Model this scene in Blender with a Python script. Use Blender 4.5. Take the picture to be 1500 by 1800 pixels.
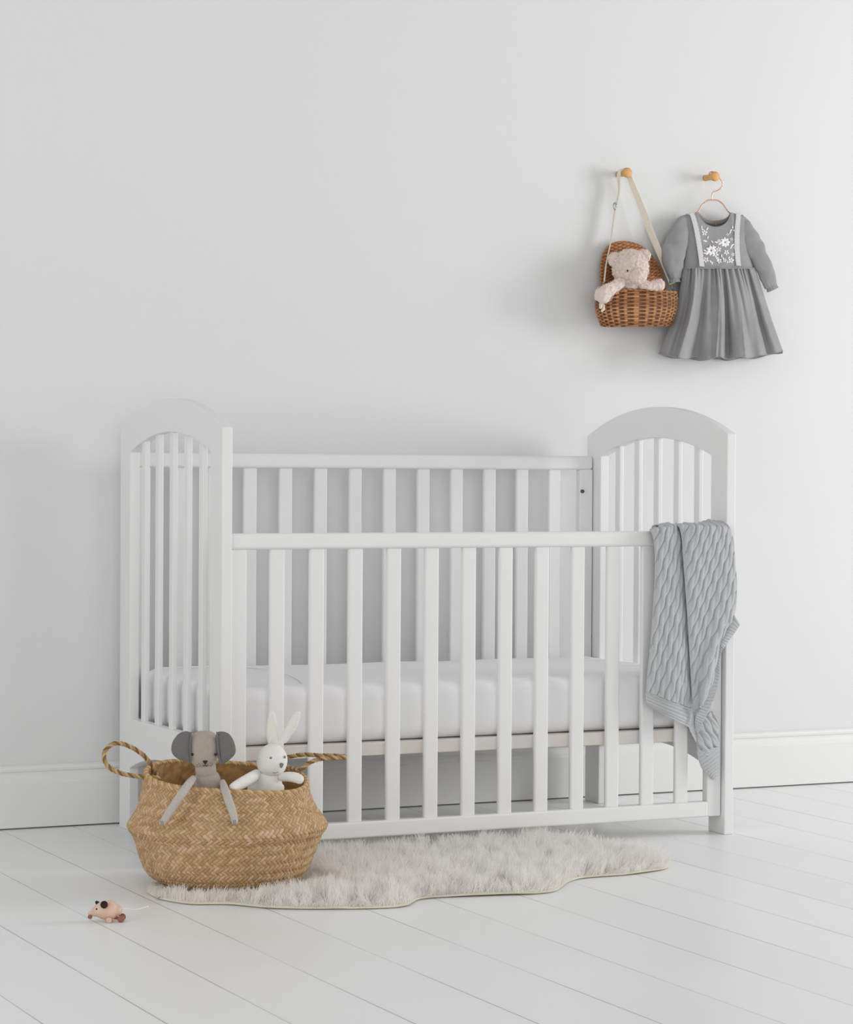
import bpy, bmesh, math, random
import numpy as np
from mathutils import Vector, Matrix, noise

random.seed(4); rng = np.random.default_rng(4)
scn = bpy.context.scene
for o in list(bpy.data.objects): bpy.data.objects.remove(o)

# ------------------------------------------------------------------ camera
cam_d = bpy.data.cameras.new('camera'); cam = bpy.data.objects.new('camera', cam_d)
scn.collection.objects.link(cam); scn.camera = cam
cam_d.sensor_fit = 'HORIZONTAL'; cam_d.sensor_width = 36.0; cam_d.lens = 4524.29/1500*36
cr = Vector((0.90449409, -0.42644747, 0.00574382)); cu = Vector((0.00191327, 0.01752494, 0.9998446))
cf = Vector((0.42648186, 0.90434254, -0.01666711))
m = Matrix((cr, cu, -cf)).transposed().to_4x4(); m.translation = (-1.87966, -4.97361, 0.82473)
cam.matrix_world = m
cam_d.clip_end = 100

# ------------------------------------------------------------------ light and exposure
scn.view_settings.view_transform = 'Standard'; scn.view_settings.look = 'None'
scn.view_settings.gamma = 1.0; scn.view_settings.use_curve_mapping = False
scn.view_settings.exposure = 0.15
world = bpy.data.worlds.new('world'); scn.world = world; world.use_nodes = True
bg = world.node_tree.nodes['Background']
bg.inputs[0].default_value = (1.0, 0.995, 0.985, 1); bg.inputs[1].default_value = 0.43

def area(name, loc, target, sx, sy, power, col=(1, 1, 1)):
    l = bpy.data.lights.new(name, 'AREA'); l.shape = 'RECTANGLE'; l.size = sx; l.size_y = sy
    l.energy = power; l.color = col
    o = bpy.data.objects.new(name, l); scn.collection.objects.link(o)
    o.location = loc; o.rotation_euler = (Vector(target)-Vector(loc)).to_track_quat('-Z', 'Y').to_euler()
    return o
area('window_daylight', (5.2, -1.55, 1.6), (1.0, 0.35, 0.8), 1.6, 1.9, 97, (1.0, 0.998, 0.995))
area('side_fill', (-4.2, -2.2, 1.7), (0.3, 0.3, 0.5), 2.4, 2.2, 34, (1.0, 0.995, 0.985))  # fill added to lift the cot's left-facing sides, no window there

area('front_fill', (-1.2, -6.2, 1.6), (0.4, 0.4, 0.6), 3.2, 2.2, 56, (1.0, 0.998, 0.99))  # added soft fill from the camera side, brightens cot fronts and wall behind

# ------------------------------------------------------------------ materials
def srgb(h):
    h = h.lstrip('#'); c = [int(h[i:i+2], 16)/255 for i in (0, 2, 4)]
    return tuple(x/12.92 if x <= .04045 else ((x+.055)/1.055)**2.4 for x in c) + (1,)
def mat(name, col, rough=0.6, spec=0.4, noise_scale=None, var=0.06, bump=0.0, bump_scale=60, sheen=0.0, metal=0.0, attr=None, sss=0.0):
    m = bpy.data.materials.new(name); m.use_nodes = True; nt = m.node_tree; N = nt.nodes; L = nt.links
    b = N['Principled BSDF']; c = srgb(col)
    b.inputs['Base Color'].default_value = c; b.inputs['Roughness'].default_value = rough
    b.inputs['Specular IOR Level'].default_value = spec; b.inputs['Metallic'].default_value = metal
    if sheen: b.inputs['Sheen Weight'].default_value = sheen; b.inputs['Sheen Roughness'].default_value = .5
    tc = N.new('ShaderNodeTexCoord'); src = None
    if attr:
        a = N.new('ShaderNodeAttribute'); a.attribute_name = attr; src = a.outputs['Color']
    elif noise_scale:
        n = N.new('ShaderNodeTexNoise'); n.inputs['Scale'].default_value = noise_scale; n.inputs['Detail'].default_value = 4
        L.new(tc.outputs['Object'], n.inputs['Vector'])
        r = N.new('ShaderNodeValToRGB'); L.new(n.outputs['Fac'], r.inputs[0])
        r.color_ramp.elements[0].position = .3; r.color_ramp.elements[1].position = .7
        r.color_ramp.elements[0].color = tuple(x*(1-var) for x in c[:3])+(1,)
        r.color_ramp.elements[1].color = tuple(min(1, x*(1+var)) for x in c[:3])+(1,)
        src = r.outputs[0]
    if src: L.new(src, b.inputs['Base Color'])
    if bump:
        n2 = N.new('ShaderNodeTexNoise'); n2.inputs['Scale'].default_value = bump_scale; n2.inputs['Detail'].default_value = 5
        L.new(tc.outputs['Object'], n2.inputs['Vector'])
        bp = N.new('ShaderNodeBump'); bp.inputs['Strength'].default_value = bump; bp.inputs['Distance'].default_value = .002
        L.new(n2.outputs['Fac'], bp.inputs['Height']); L.new(bp.outputs[0], b.inputs['Normal'])
    return m
M = {}
M['wall'] = mat('wall_paint', '#E1E2E2', .9, .2, 1.3, .006, .08, 180)
M['baseboard'] = mat('baseboard_paint', '#E8E8E6', .45, .4, 3, .01)
M['cot'] = mat('white_cot_paint', '#EAEAEA', .38, .45, 8, .01, .02, 90)
M['base'] = mat('cot_base_board', '#E9E4DF', .7, .3, 12, .05)
M['sheet'] = mat('white_sheet', '#F2F2F3', .9, .2, 10, .01, .25, 25)
M['blanket'] = mat('grey_knit', '#BEC0C2', .95, .15, 300, .05, .4, 900, .15)
M['peg'] = mat('peg_beech', '#D9A567', .5, .4, 90, .12, .1, 200)
M['gold'] = mat('rose_gold_wire', '#E3B49A', .25, .5, metal=.85)
M['metal'] = mat('buckle_steel', '#9A9590', .3, .5, metal=.9)
M['screw'] = mat('bolt_recess', '#5A5450', .5, .4, metal=.4)
M['strap'] = mat('cotton_webbing', '#EAE2D2', .9, .2, 400, .07, .5, 700)
M['rattan'] = mat('rattan_weave', '#A87347', .55, .4, attr='tone')
M['seagrass'] = mat('seagrass_weave', '#B59468', .7, .3, attr='tone')
M['teddy'] = mat('teddy_plush', '#E4D4CB', .95, .1, 160, .1, .8, 300, .3)
M['linen'] = mat('grey_linen', '#9B9B9D', .92, .15, 16, .09, .5, 700, .1)
M['lace'] = mat('white_lace', '#D6D4D6', .9, .2, 500, .1, .6, 500)
M['thread'] = mat('white_embroidery_thread', '#F4F2F0', .8, .3)
M['collar'] = mat('neck_facing', '#8F8580', .9, .2, 60, .08)
M['dogbody'] = mat('taupe_jersey', '#B0A59B', .95, .15, 300, .06, .5, 800, .1)
M['dogarm'] = mat('pale_grey_jersey', '#C0BAB2', .95, .15, 300, .06, .5, 800, .1)
M['dogear'] = mat('charcoal_felt', '#75726F', .95, .15, 200, .07, .5, 600, .1)
M['rabbit'] = mat('white_jersey', '#EDEBE6', .95, .15, 300, .03, .5, 800, .1)
M['rabbitear'] = mat('rabbit_ear_cotton', '#EBE7E2', .95, .15, 300, .04, .5, 800, .1)
M['dark'] = mat('dark_thread', '#2B2624', .6, .4)
M['greythread'] = mat('grey_thread', '#7C7F80', .8, .3)
M['fleece'] = mat('sheepskin_wool', '#F9F7F4', .8, .15, 9, .02)
def add_translucent(m, fac, col):
    nt = m.node_tree; b = nt.nodes['Principled BSDF']; o = nt.nodes['Material Output']
    t = nt.nodes.new('ShaderNodeBsdfTranslucent'); t.inputs[0].default_value = srgb(col); x = nt.nodes.new('ShaderNodeMixShader'); x.inputs[0].default_value = fac
    nt.links.new(b.outputs[0], x.inputs[1]); nt.links.new(t.outputs[0], x.inputs[2]); nt.links.new(x.outputs[0], o.inputs['Surface'])
add_translucent(M['fleece'], .5, '#FAF9F6')
M['hide'] = mat('sheepskin_hide', '#DDD6C6', .8, .2, 20, .1)
M['lightwood'] = mat('light_beech', '#DDBDA6', .45, .4, 60, .08)
M['wheelwood'] = mat('walnut_wheel', '#9A6453', .5, .4, 120, .15)
M['earbrown'] = mat('dark_brown_leather', '#2C1512', .6, .3)
M['string'] = mat('white_string', '#E8E4DE', .9, .2)

def floor_material():
    m = bpy.data.materials.new('white_painted_boards'); m.use_nodes = True; nt = m.node_tree; N = nt.nodes; L = nt.links
    b = N['Principled BSDF']; b.inputs['Specular IOR Level'].default_value = .45
    tc = N.new('ShaderNodeTexCoord'); sp = N.new('ShaderNodeSeparateXYZ'); L.new(tc.outputs['Object'], sp.inputs[0])
    def mth(op, a, bb=None, cl=False):
        n = N.new('ShaderNodeMath'); n.operation = op; n.use_clamp = cl
        for i, q in enumerate((a, bb)):
            if q is None: continue
            if isinstance(q, (int, float)): n.inputs[i].default_value = q
            else: L.new(q, n.inputs[i])
        return n.outputs[0]
    u = mth('DIVIDE', mth('SUBTRACT', sp.outputs['X'], 0.2405), 0.1684)
    fr = mth('FRACT', mth('ADD', u, 0.5)); d = mth('ABSOLUTE', mth('SUBTRACT', fr, 0.5))
    line = mth('SUBTRACT', 1.0, mth('DIVIDE', d, 0.0095), True)          # 1 in the joint
    idx = mth('ROUND', u)
    wn = N.new('ShaderNodeTexNoise'); wn.inputs['Scale'].default_value = 1.6; wn.inputs['Detail'].default_value = 2
    cb = N.new('ShaderNodeCombineXYZ'); L.new(mth('MULTIPLY', idx, 3.7), cb.inputs[0]); L.new(sp.outputs['Y'], cb.inputs[1]); L.new(cb.outputs[0], wn.inputs['Vector'])
    fill = mth('MULTIPLY', mth('SUBTRACT', wn.outputs['Fac'], 0.40), 5.5, True)
    jn = mth('MULTIPLY', line, mth('ADD', mth('MULTIPLY', fill, 0.8), 0.2))
    # boards differ a little in tone
    wn2 = N.new('ShaderNodeTexWhiteNoise'); wn2.noise_dimensions = '1D'; L.new(mth('FLOOR', u), wn2.inputs['W'])
    n3 = N.new('ShaderNodeTexNoise'); n3.inputs['Scale'].default_value = 3.0; L.new(tc.outputs['Object'], n3.inputs['Vector'])
    tone = mth('ADD', mth('MULTIPLY', wn2.outputs['Value'], 0.5), mth('MULTIPLY', n3.outputs['Fac'], 0.5))
    mx = N.new('ShaderNodeMix'); mx.data_type = 'RGBA'; L.new(tone, mx.inputs['Factor'])
    mx.inputs['A'].default_value = srgb('#ECEDED'); mx.inputs['B'].default_value = srgb('#F3F4F4')
    m2 = N.new('ShaderNodeMix'); m2.data_type = 'RGBA'; L.new(jn, m2.inputs['Factor'])
    L.new(mx.outputs['Result'], m2.inputs['A']); m2.inputs['B'].default_value = srgb('#A09E9A')
    L.new(m2.outputs['Result'], b.inputs['Base Color'])
    rg = mth('ADD', mth('MULTIPLY', n3.outputs['Fac'], 0.1), 0.30); L.new(rg, b.inputs['Roughness'])
    bp = N.new('ShaderNodeBump'); bp.inputs['Strength'].default_value = .6; bp.inputs['Distance'].default_value = .003
    L.new(mth('SUBTRACT', 1.0, line), bp.inputs['Height']); L.new(bp.outputs[0], b.inputs['Normal'])
    return m
M['floor'] = floor_material()

# ------------------------------------------------------------------ builders
WL = {}          # world location of each parent
def mk(name, verts, faces, m, parent=None, smooth=True, tone=None, bevel=0.0, solid=0.0, sub=0, origin=None):
    v = np.asarray(verts, float).reshape(-1, 3)
    if origin is None:
        lo, hi = v.min(0), v.max(0); origin = np.array([(lo[0]+hi[0])/2, (lo[1]+hi[1])/2, lo[2]])
    origin = np.asarray(origin, float)
    me = bpy.data.meshes.new(name)
    me.from_pydata((v-origin).tolist(), [], [list(map(int, f)) for f in faces])
    me.materials.append(m)
    if bevel:                     # rounded edges, cut into the mesh itself
        b_ = bmesh.new(); b_.from_mesh(me)
        es = [e for e in b_.edges if len(e.link_faces) == 2 and e.calc_face_angle(0) > .6]
        bmesh.ops.bevel(b_, geom=es, offset=bevel, segments=3, profile=.5, affect='EDGES', clamp_overlap=True)
        b_.to_mesh(me); b_.free()
    if smooth: me.polygons.foreach_set('use_smooth', [True]*len(me.polygons))
    if tone is not None:
        a = me.color_attributes.new('tone', 'FLOAT_COLOR', 'POINT')
        t = np.ones((len(v), 4), 'f'); t[:, :3] = tone; a.data.foreach_set('color', t.ravel())
    me.update()
    if bevel:                     # normals weighted by face area keep the flat faces flat
        nrm = np.zeros((len(me.vertices), 3))
        for p_ in me.polygons:
            w_ = np.array(p_.normal)*p_.area
            for i_ in p_.vertices: nrm[i_] += w_
        nrm /= np.linalg.norm(nrm, axis=1)[:, None]+1e-12
        me.normals_split_custom_set_from_vertices(nrm.tolist())
    o = bpy.data.objects.new(name, me); scn.collection.objects.link(o)
    if parent is not None:
        o.parent = parent; o.location = Vector(origin) - WL[parent.name]
    else: o.location = origin
    WL[o.name] = Vector(origin)
    if solid:
        s = o.modifiers.new('solid', 'SOLIDIFY'); s.thickness = solid; s.offset = 0
    if sub:
        s = o.modifiers.new('sub', 'SUBSURF'); s.levels = sub; s.render_levels = sub
    return o
def tag(o, label=None, cat=None, group=None, kind=None):
    for k, x in (('label', label), ('category', cat), ('group', group), ('kind', kind)):
        if x: o[k] = x
    return o
def thing(name, loc, label, cat, group=None):
    o = bpy.data.objects.new(name, None); scn.collection.objects.link(o); o.location = loc; o.empty_display_size = .05
    WL[o.name] = Vector(loc); return tag(o, label, cat, group)
def boxd(x0, x1, y0, y1, z0, z1):
    v = [(x, y, z) for x in (x0, x1) for y in (y0, y1) for z in (z0, z1)]
    f = [(0, 1, 3, 2), (4, 6, 7, 5), (0, 4, 5, 1), (2, 3, 7, 6), (0, 2, 6, 4), (1, 5, 7, 3)]
    return v, f
def join(parts):
    V = []; F = []
    for v, f in parts:
        n = len(V); V += [tuple(p) for p in v]; F += [tuple(i+n for i in q) for q in f]
    return V, F
def gridf(nu, nv, cu=False, cv=False, flip=False, off=0):
    a = np.arange(nu if cu else nu-1); b = np.arange(nv if cv else nv-1)
    A, B = np.meshgrid(a, b, indexing='ij'); A = A.ravel(); B = B.ravel(); A2 = (A+1) % nu; B2 = (B+1) % nv
    f = np.stack([A*nv+B, A2*nv+B, A2*nv+B2, A*nv+B2], 1)+off
    return f[:, ::-1] if flip else f
def catmull(P, n):
    P = np.asarray(P, float); k = len(P)
    Q = np.vstack([2*P[0]-P[1], P, 2*P[-1]-P[-2]]); out = []
    for t in np.linspace(0, k-1, n):
        i = min(int(t), k-2); s = t-i; a, b, c, d = Q[i:i+4]
        out.append(.5*(2*b+(c-a)*s+(2*a-5*b+4*c-d)*s*s+(-a+3*b-3*c+d)*s**3))
    return np.array(out)
def frames(P, up0=None):
    T = np.gradient(P, axis=0); T /= np.linalg.norm(T, axis=1)[:, None]+1e-12
    u = np.array(up0 if up0 is not None else ([0, 0, 1] if abs(T[0][2]) < .9 else [0, 1, 0]), float)
    N = []
    for t in T:
        u = u-(u@t)*t; u /= np.linalg.norm(u); N.append(u.copy())
    N = np.array(N); return T, N, np.cross(T, N)
def tube(P, rad, n=40, seg=16, flat=1.0, up0=None, disp=None, cap=True, smoothpath=True):
    """lofted limb: path, radii at the path points, rounded caps; flat squeezes along the frame's normal"""
    P = np.asarray(P, float); rad = np.atleast_1d(np.asarray(rad, float))
    if len(rad) == 1: rad = np.repeat(rad, len(P))
    C = catmull(P, n) if smoothpath else P; n = len(C)
    r = catmull(np.stack([rad, rad*0, rad*0], 1), n)[:, 0] if smoothpath else rad
    T, N, B = frames(C, up0)
    if cap:
        k = 5; th = np.linspace(0, math.pi/2, k+1)[:-1]
        C0 = [C[0]-T[0]*r[0]*math.cos(t)*.9 for t in th]; r0 = [max(1e-5, r[0]*math.sin(t)) for t in th]
        C1 = [C[-1]+T[-1]*r[-1]*math.cos(t)*.9 for t in th[::-1]]; r1 = [max(1e-5, r[-1]*math.sin(t)) for t in th[::-1]]
        C = np.vstack([C0, C, C1]); r = np.concatenate([r0, r, r1])
        N = np.vstack([np.repeat(N[:1], k, 0), N, np.repeat(N[-1:], k, 0)]); B = np.vstack([np.repeat(B[:1], k, 0), B, np.repeat(B[-1:], k, 0)])
    a = np.linspace(0, 2*math.pi, seg, endpoint=False); s = np.arange(len(C))
    R = r[:, None]*np.ones(seg)[None]
    if disp: R = R*disp(s[:, None]/len(C), a[None])
    V = C[:, None]+R[..., None]*(np.cos(a)[None, :, None]*N[:, None]*flat+np.sin(a)[None, :, None]*B[:, None])
    F = [tuple(q) for q in gridf(len(C), seg, cv=True)]
    if cap: F += [tuple(range(seg)), tuple((len(C)-1)*seg+i for i in range(seg))[::-1]]
    return V.reshape(-1, 3), F
def ellipsoid(c, rx, ry, rz, ax=None, nu=40, nv=24, power=1.0, disp=None):
    ax = np.eye(3) if ax is None else np.asarray(ax, float)
    u = np.linspace(0, 2*math.pi, nu, endpoint=False); v = np.linspace(-math.pi/2+.04, math.pi/2-.04, nv)
    sp = lambda x: np.sign(x)*np.abs(x)**power
    U, V = np.meshgrid(u, v, indexing='ij')
    X = sp(np.cos(V))*sp(np.cos(U)); Y = sp(np.cos(V))*sp(np.sin(U)); Z = sp(np.sin(V))
    if disp is not None:
        D = disp(X, Y, Z); X, Y, Z = X*D[0], Y*D[1], Z*D[2]
    P = np.asarray(c, float)+X[..., None]*rx*ax[0]+Y[..., None]*ry*ax[1]+Z[..., None]*rz*ax[2]
    F = [tuple(q) for q in gridf(nu, nv, cu=True)]
    F += [tuple(i*nv for i in range(nu))[::-1], tuple(i*nv+nv-1 for i in range(nu))]
    return P.reshape(-1, 3), F
def pad(outline, thick, conv, nr=8, bulge=.5, n=64):
    """stuffed flat pad; outline in 2-D drawing units, conv(a, b, depth) -> world"""
    O = np.asarray(outline, float); O = np.vstack([O, O[:1]]); Q = catmull(np.c_[O, np.zeros(len(O))], n+1)[:-1, :2]
    c = Q.mean(0); V = []; F = []
    for side in (-1, 1):
        base = len(V)
        for i in range(nr+1):
            t = i/nr
            for q in Q:
                p = c+(q-c)*t; V.append(conv(p[0], p[1], side*thick*.5*(1-t**2.5)**bulge if t < 1 else 0))
        F += [tuple(f) for f in gridf(nr+1, n, cv=True, flip=side > 0, off=base)]
    return V, F
def fbm(P, s, seed=0.0, oct=2):
    return np.array([noise.fractal(Vector((p[0]*s+seed, p[1]*s, p[2]*s)), .8, 2.0, oct) for p in P])
def displace(V, F, s, amp, seed=0.0, oct=2):
    V = np.asarray(V, float); me = bpy.data.meshes.new('t'); me.from_pydata(V.tolist(), [], [list(map(int, f)) for f in F]); me.update()
    n = np.zeros(len(V)*3); me.vertices.foreach_get('normal', n); n = n.reshape(-1, 3); bpy.data.meshes.remove(me)
    return V+n*(fbm(V, s, seed, oct)*amp)[:, None]

# ------------------------------------------------------------------ room
v, f = boxd(-4.5, 5.5, -6.5, .74, -.05, 0)
tag(mk('floor', v, f, M['floor'], smooth=False, origin=(0, 0, 0)), kind='structure')
v, f = boxd(-4.5, 5.5, .72, .84, 0, 4.2)
tag(mk('wall_back', v, f, M['wall'], smooth=False, origin=(0, 0, 0)), kind='structure')
prof = [(.7195, .1445), (.714, .1445), (.708, .141), (.706, .136), (.707, .131), (.711, .1285), (.711, .123), (.708, .117), (.705, .112),
        (.7045, .107), (.702, .104), (.702, .0035), (.7195, .0035)]
n = len(prof); V = [(x, y, z) for x in (-4.5, 5.5) for y, z in prof]
F = [(i, (i+1) % n, n+(i+1) % n, n+i) for i in range(n)]+[tuple(range(n))[::-1], tuple(range(n, 2*n))]
tag(mk('baseboard_back', V, F, M['baseboard'], smooth=False), kind='structure')

# ------------------------------------------------------------------ cot
W, D, T, HT, SW = 1.24, .657, .023, .908, .070
cot = thing('baby_cot', (W/2, D/2, 0), 'white slatted wooden baby cot with arched ends and a lowered front side', 'cot')
Rt, Ri = .844, .81
def arch(y): return HT+.0675-(Rt-math.sqrt(Rt*Rt-(y-D/2)**2))
def inner(y): return .902-(Ri-math.sqrt(Ri*Ri-(y-D/2)**2))
def low(y):
    t = abs(y-D/2)/(D/2-SW); return .182-.04*t**2.2
def end_panel_mesh(x0):
    ys = list(np.linspace(0, SW, 6))+list(np.linspace(SW, D-SW, 41))[1:]+list(np.linspace(D-SW, D, 6))[1:]
    vid = {}; V = []; F = []
    def vv(i, k, st):
        y = ys[i]; yc = min(max(y, SW), D-SW)
        z = (0, low(yc), .255, inner(yc), arch(y))[k]
        key = (i, k)
        if key not in vid: vid[key] = len(V); V.append((x0, y, z))
        return vid[key]
    for i in range(len(ys)-1):
        ym = (ys[i]+ys[i+1])/2; st = ym < SW or ym > D-SW
        for k in ((0, 1, 2, 3) if st else (1, 3)):
            F.append((vv(i, k, st), vv(i+1, k, st), vv(i+1, k+1, st), vv(i, k+1, st)))
    # thickness: a second sheet and walls along the open edges
    n = len(V); cnt = {}
    for f_ in F:
        for a, b in zip(f_, f_[1:]+f_[:1]): cnt[(a, b)] = 1
    V2 = [(x-T/2, y, z) for x, y, z in V]+[(x+T/2, y, z) for x, y, z in V]
    F2 = [tuple(reversed(f_)) for f_ in F]+[tuple(i+n for i in f_) for f_ in F]
    F2 += [(a, b, b+n, a+n) for (a, b) in cnt if (b, a) not in cnt]
    return V2, F2
for side, x0 in (('left', T/2), ('right', W-T/2)):
    V, F = end_panel_mesh(x0)
    p = mk('end_panel', V, F, M['cot'], cot, smooth=True, bevel=.0022)
    for k in range(5):
        yc = .1425+.0925*k
        v, f = boxd(x0-.006, x0+.006, yc-.0115, yc+.0115, .25, inner(yc)+.006)
        mk('slat', v, f, M['cot'], p, bevel=.0025)
def cot_side(back):
    dz = .17 if back else 0
    Y = (lambda y: D-y) if back else (lambda y: y)
    def B(x0, x1, y0, y1, z0, z1): return boxd(x0, x1, min(Y(y0), Y(y1)), max(Y(y0), Y(y1)), z0, z1)
    v, f = B(T+.001, W-T-.001, .008, .036, .655+dz, .689+dz)
    top = mk('top_rail', v, f, M['cot'], cot, bevel=.008)
    v, f = B(.0645, 1.1785, .007, .035, .0415+dz, .0765+dz)
    mk('bottom_rail', v, f, M['cot'], cot, bevel=.005)
    for x0 in (.0245, 1.1785):
        v, f = B(x0, x0+.0365, .013, .035, .0415+dz, .656+dz)
        mk('stile', v, f, M['cot'], cot, bevel=.003)
    for k in range(12):
        xc = .1305+.0893*k
        v, f = B(xc-.0165, xc+.0165, .015, .027, .074+dz, .658+dz)
        mk('slat', v, f, M['cot'], cot, bevel=.004)
cot_side(False); cot_side(True)
v, f = boxd(T+.002, W-T-.002, .038, D-.038, .212, .2405)
mk('mattress_base', v, f, M['base'], cot, bevel=.003)
for (x, y, z) in ((1.1845, D-.036, .772),):
    mk('bolt', *tube([(x, y+.002, z), (x, y-.0025, z)], .0045, n=4, seg=16), M['screw'], cot)
mk('bolt', *tube([(W-T+.001, D-.028, .372+.04), (W-T-.0015, D-.028, .372+.04)], .0028, n=4, seg=12), M['screw'], cot)

# mattress
mat_t = thing('cot_mattress', (W/2, D/2, .2405), 'white sheeted mattress lying inside the slatted cot', 'mattress')
def mattress():
    nx, ny, nz = 120, 60, 14; x0, x1, y0, y1, z0, z1 = .030, 1.210, .043, D-.043, .2415, .366
    V = []; F = []; hx, hy, hz = (x1-x0)/2, (y1-y0)/2, (z1-z0)/2
    bm = bmesh.new(); bmesh.ops.create_cube(bm, size=2)
    bmesh.ops.subdivide_edges(bm, edges=bm.edges[:], cuts=39, use_grid_fill=True)
    for q in bm.verts:
        c = q.co; r = .028
        p = Vector((c.x*hx, c.y*hy, c.z*hz)); inn = Vector((max(-hx+r, min(hx-r, p.x)), max(-hy+r, min(hy-r, p.y)), max(-hz+r, min(hz-r, p.z))))
        d = p-inn
        if d.length > 1e-6 and (abs(c.x) > .999 or abs(c.y) > .999 or abs(c.z) > .999):
            p = inn+d.normalized()*min(r, max(abs(d.x), abs(d.y), abs(d.z)) if sum(abs(t) > 1e-6 for t in d) == 1 else r)
        w = .003*noise.noise(Vector((p.x*7, p.y*7, p.z*4+3)))+.0016*math.sin(p.x*55+2*math.sin(p.x*9))*(1-abs(c.z))*(abs(c.y) > .9)
        p += Vector((0, -w if c.y < 0 else w, w if c.z > 0 else 0))
        q.co = p
    V = [(q.co.x+(x0+x1)/2, q.co.y+(y0+y1)/2, q.co.z+(z0+z1)/2) for q in bm.verts]
    F = [tuple(t.index for t in fc.verts) for fc in bm.faces]; bm.free(); return V, F
V, F = mattress(); mk('mattress_body', V, F, M['sheet'], mat_t)
pip = [(.075, .600, .366), (.19, .585, .3675), (.275, .53, .368), (.293, .44, .3685), (.276, .31, .3685), (.245, .18, .368), (.215, .075, .3655), (.210, .050, .352)]
mk('piping', *tube(pip, .0022, n=60, seg=10), M['sheet'], mat_t)

# ------------------------------------------------------------------ seagrass basket
O = np.array([-.068, -.215, 0]); RA = np.array([.90446818, -.42654111, 0]); FA = np.array([.42654111, .90446818, 0])
def bs(a, b, d=0.0):          # drawing units of the toy group -> metres around the basket
    r = -.292383+.000375*a+2e-6*b-.0809*d; z = .376655+2e-6*a-.000376*b-.136*d
    return O+r*RA+d*FA+np.array([0, 0, z])
basket = thing('seagrass_basket', (O[0], O[1], .004), 'round woven seagrass belly basket with two rope handles standing on the rug', 'basket')
bprof = np.array([(.100, .0085), (.114, .008), (.128, .012), (.144, .020), (.156, .031), (.164, .046), (.171, .065), (.178, .088), (.184, .104), (.190, .113), (.1935, .120),
                  (.190, .127), (.183, .138), (.1745, .150), (.169, .162), (.164, .176), (.160, .190), (.158, .203), (.1565, .214)])
def rimz(th):      # dips at the front, rises at back and left
    x = np.cos(th)*RA[0]+np.sin(th)*RA[1]; y = np.cos(th)*FA[0]+np.sin(th)*FA[1]   # right / away from camera
    return -.011*x+.012*y+.003*np.sin(3*th+1.0)
def weave(u, v, w):
    p = (u+v)/w; q = (u-v)/w
    A = np.abs(np.sin(np.pi*p))**.6; Bq = np.abs(np.sin(np.pi*q))**.6
    # two-over two-under twill
    i = np.floor(p); j = np.floor(q); over = ((i-j) % 4 < 2)
    s = np.where(over, 1.0, -1.0)
    h = np.where(over, A, Bq)
    along = np.where(over, np.sin(np.pi*((q+i) % 2)/2), np.sin(np.pi*((p+j) % 2)/2))
    h = h*(.55+.45*np.abs(along)); idx = np.where(over, i*7.13+np.floor((q+i)/2)*3.71, j*5.37+91+np.floor((p+j)/2)*2.3)
    return h, idx
def hashf(x, s=0.0): return np.modf(np.abs(np.sin(x*12.9898+s*78.233)*43758.5453))[0]
def basket_wall():
    nth = 1500; prof = catmull(np.c_[bprof, np.zeros(len(bprof))], 270)[:, :2]
    L = np.r_[0, np.cumsum(np.linalg.norm(np.diff(prof, axis=0), axis=1))]
    th = np.linspace(0, 2*np.pi, nth, endpoint=False); TH, LL = np.meshgrid(th, L, indexing='ij')
    r = np.repeat(prof[None, :, 0], nth, 0); z = np.repeat(prof[None, :, 1], nth, 0)
    tn = np.gradient(prof, axis=0); tn /= np.linalg.norm(tn, axis=1)[:, None]; nr = tn[:, 1]; nz = -tn[:, 0]
    circ = 2*np.pi*.17; per = round(circ/.0185)*1.0
    U = TH/(2*np.pi)*108; w = .0098
    # vertical stretch: strands near the rim are wider
    Vv = LL/w
    wob = .12*np.sin(TH*17+LL*90)+.1*np.sin(TH*5-LL*60)
    h, idx = weave(U+wob*.3, Vv+wob, 1.0)
    # horizontal coil seam between every two rows
    rows = np.abs(np.sin(np.pi*LL/(2*w)))
    hh = .0026*h+.0010*np.minimum(1, rows*2.5)
    top = np.clip((z-.150)/.06, 0, 1)
    zz = z+top*rimz(TH)
    lean = 1+.018*np.cos(2*TH+.8)*np.clip(z/.2, 0, 1)
    rr = r*lean+.0015*np.sin(5*TH+z*30)+hh*nr[None]; zz = zz+hh*nz[None]
    zz = np.maximum(zz, .005)
    P = np.stack([O[0]+rr*np.cos(TH), O[1]+rr*np.sin(TH), zz], -1)
    t = hashf(idx); t2 = hashf(idx, 1.3)
    base = np.array(srgb('#CCAA82')[:3]); dk = np.array(srgb('#A9855A')[:3]); pk = np.array(srgb('#D2B190')[:3]); gr = np.array(srgb('#BBA277')[:3])
    col = base[None, None]*(1-t[..., None])+dk*t[..., None]*.75+base*t[..., None]*.25
    col = np.where((t2 > .8)[..., None], pk, col); col = np.where((t2 < .07)[..., None], gr, col)
    edge = np.clip(h*1.6, 0.0, 1)[..., None]; col = col*(.55+.45*edge)       # shade of the gaps painted into the leaf edges
    return P.reshape(-1, 3), gridf(nth, 270, cu=True), col.reshape(-1, 3)
V, F, C = basket_wall(); mk('basket_wall', V, F, M['seagrass'], basket, tone=C)
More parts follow.
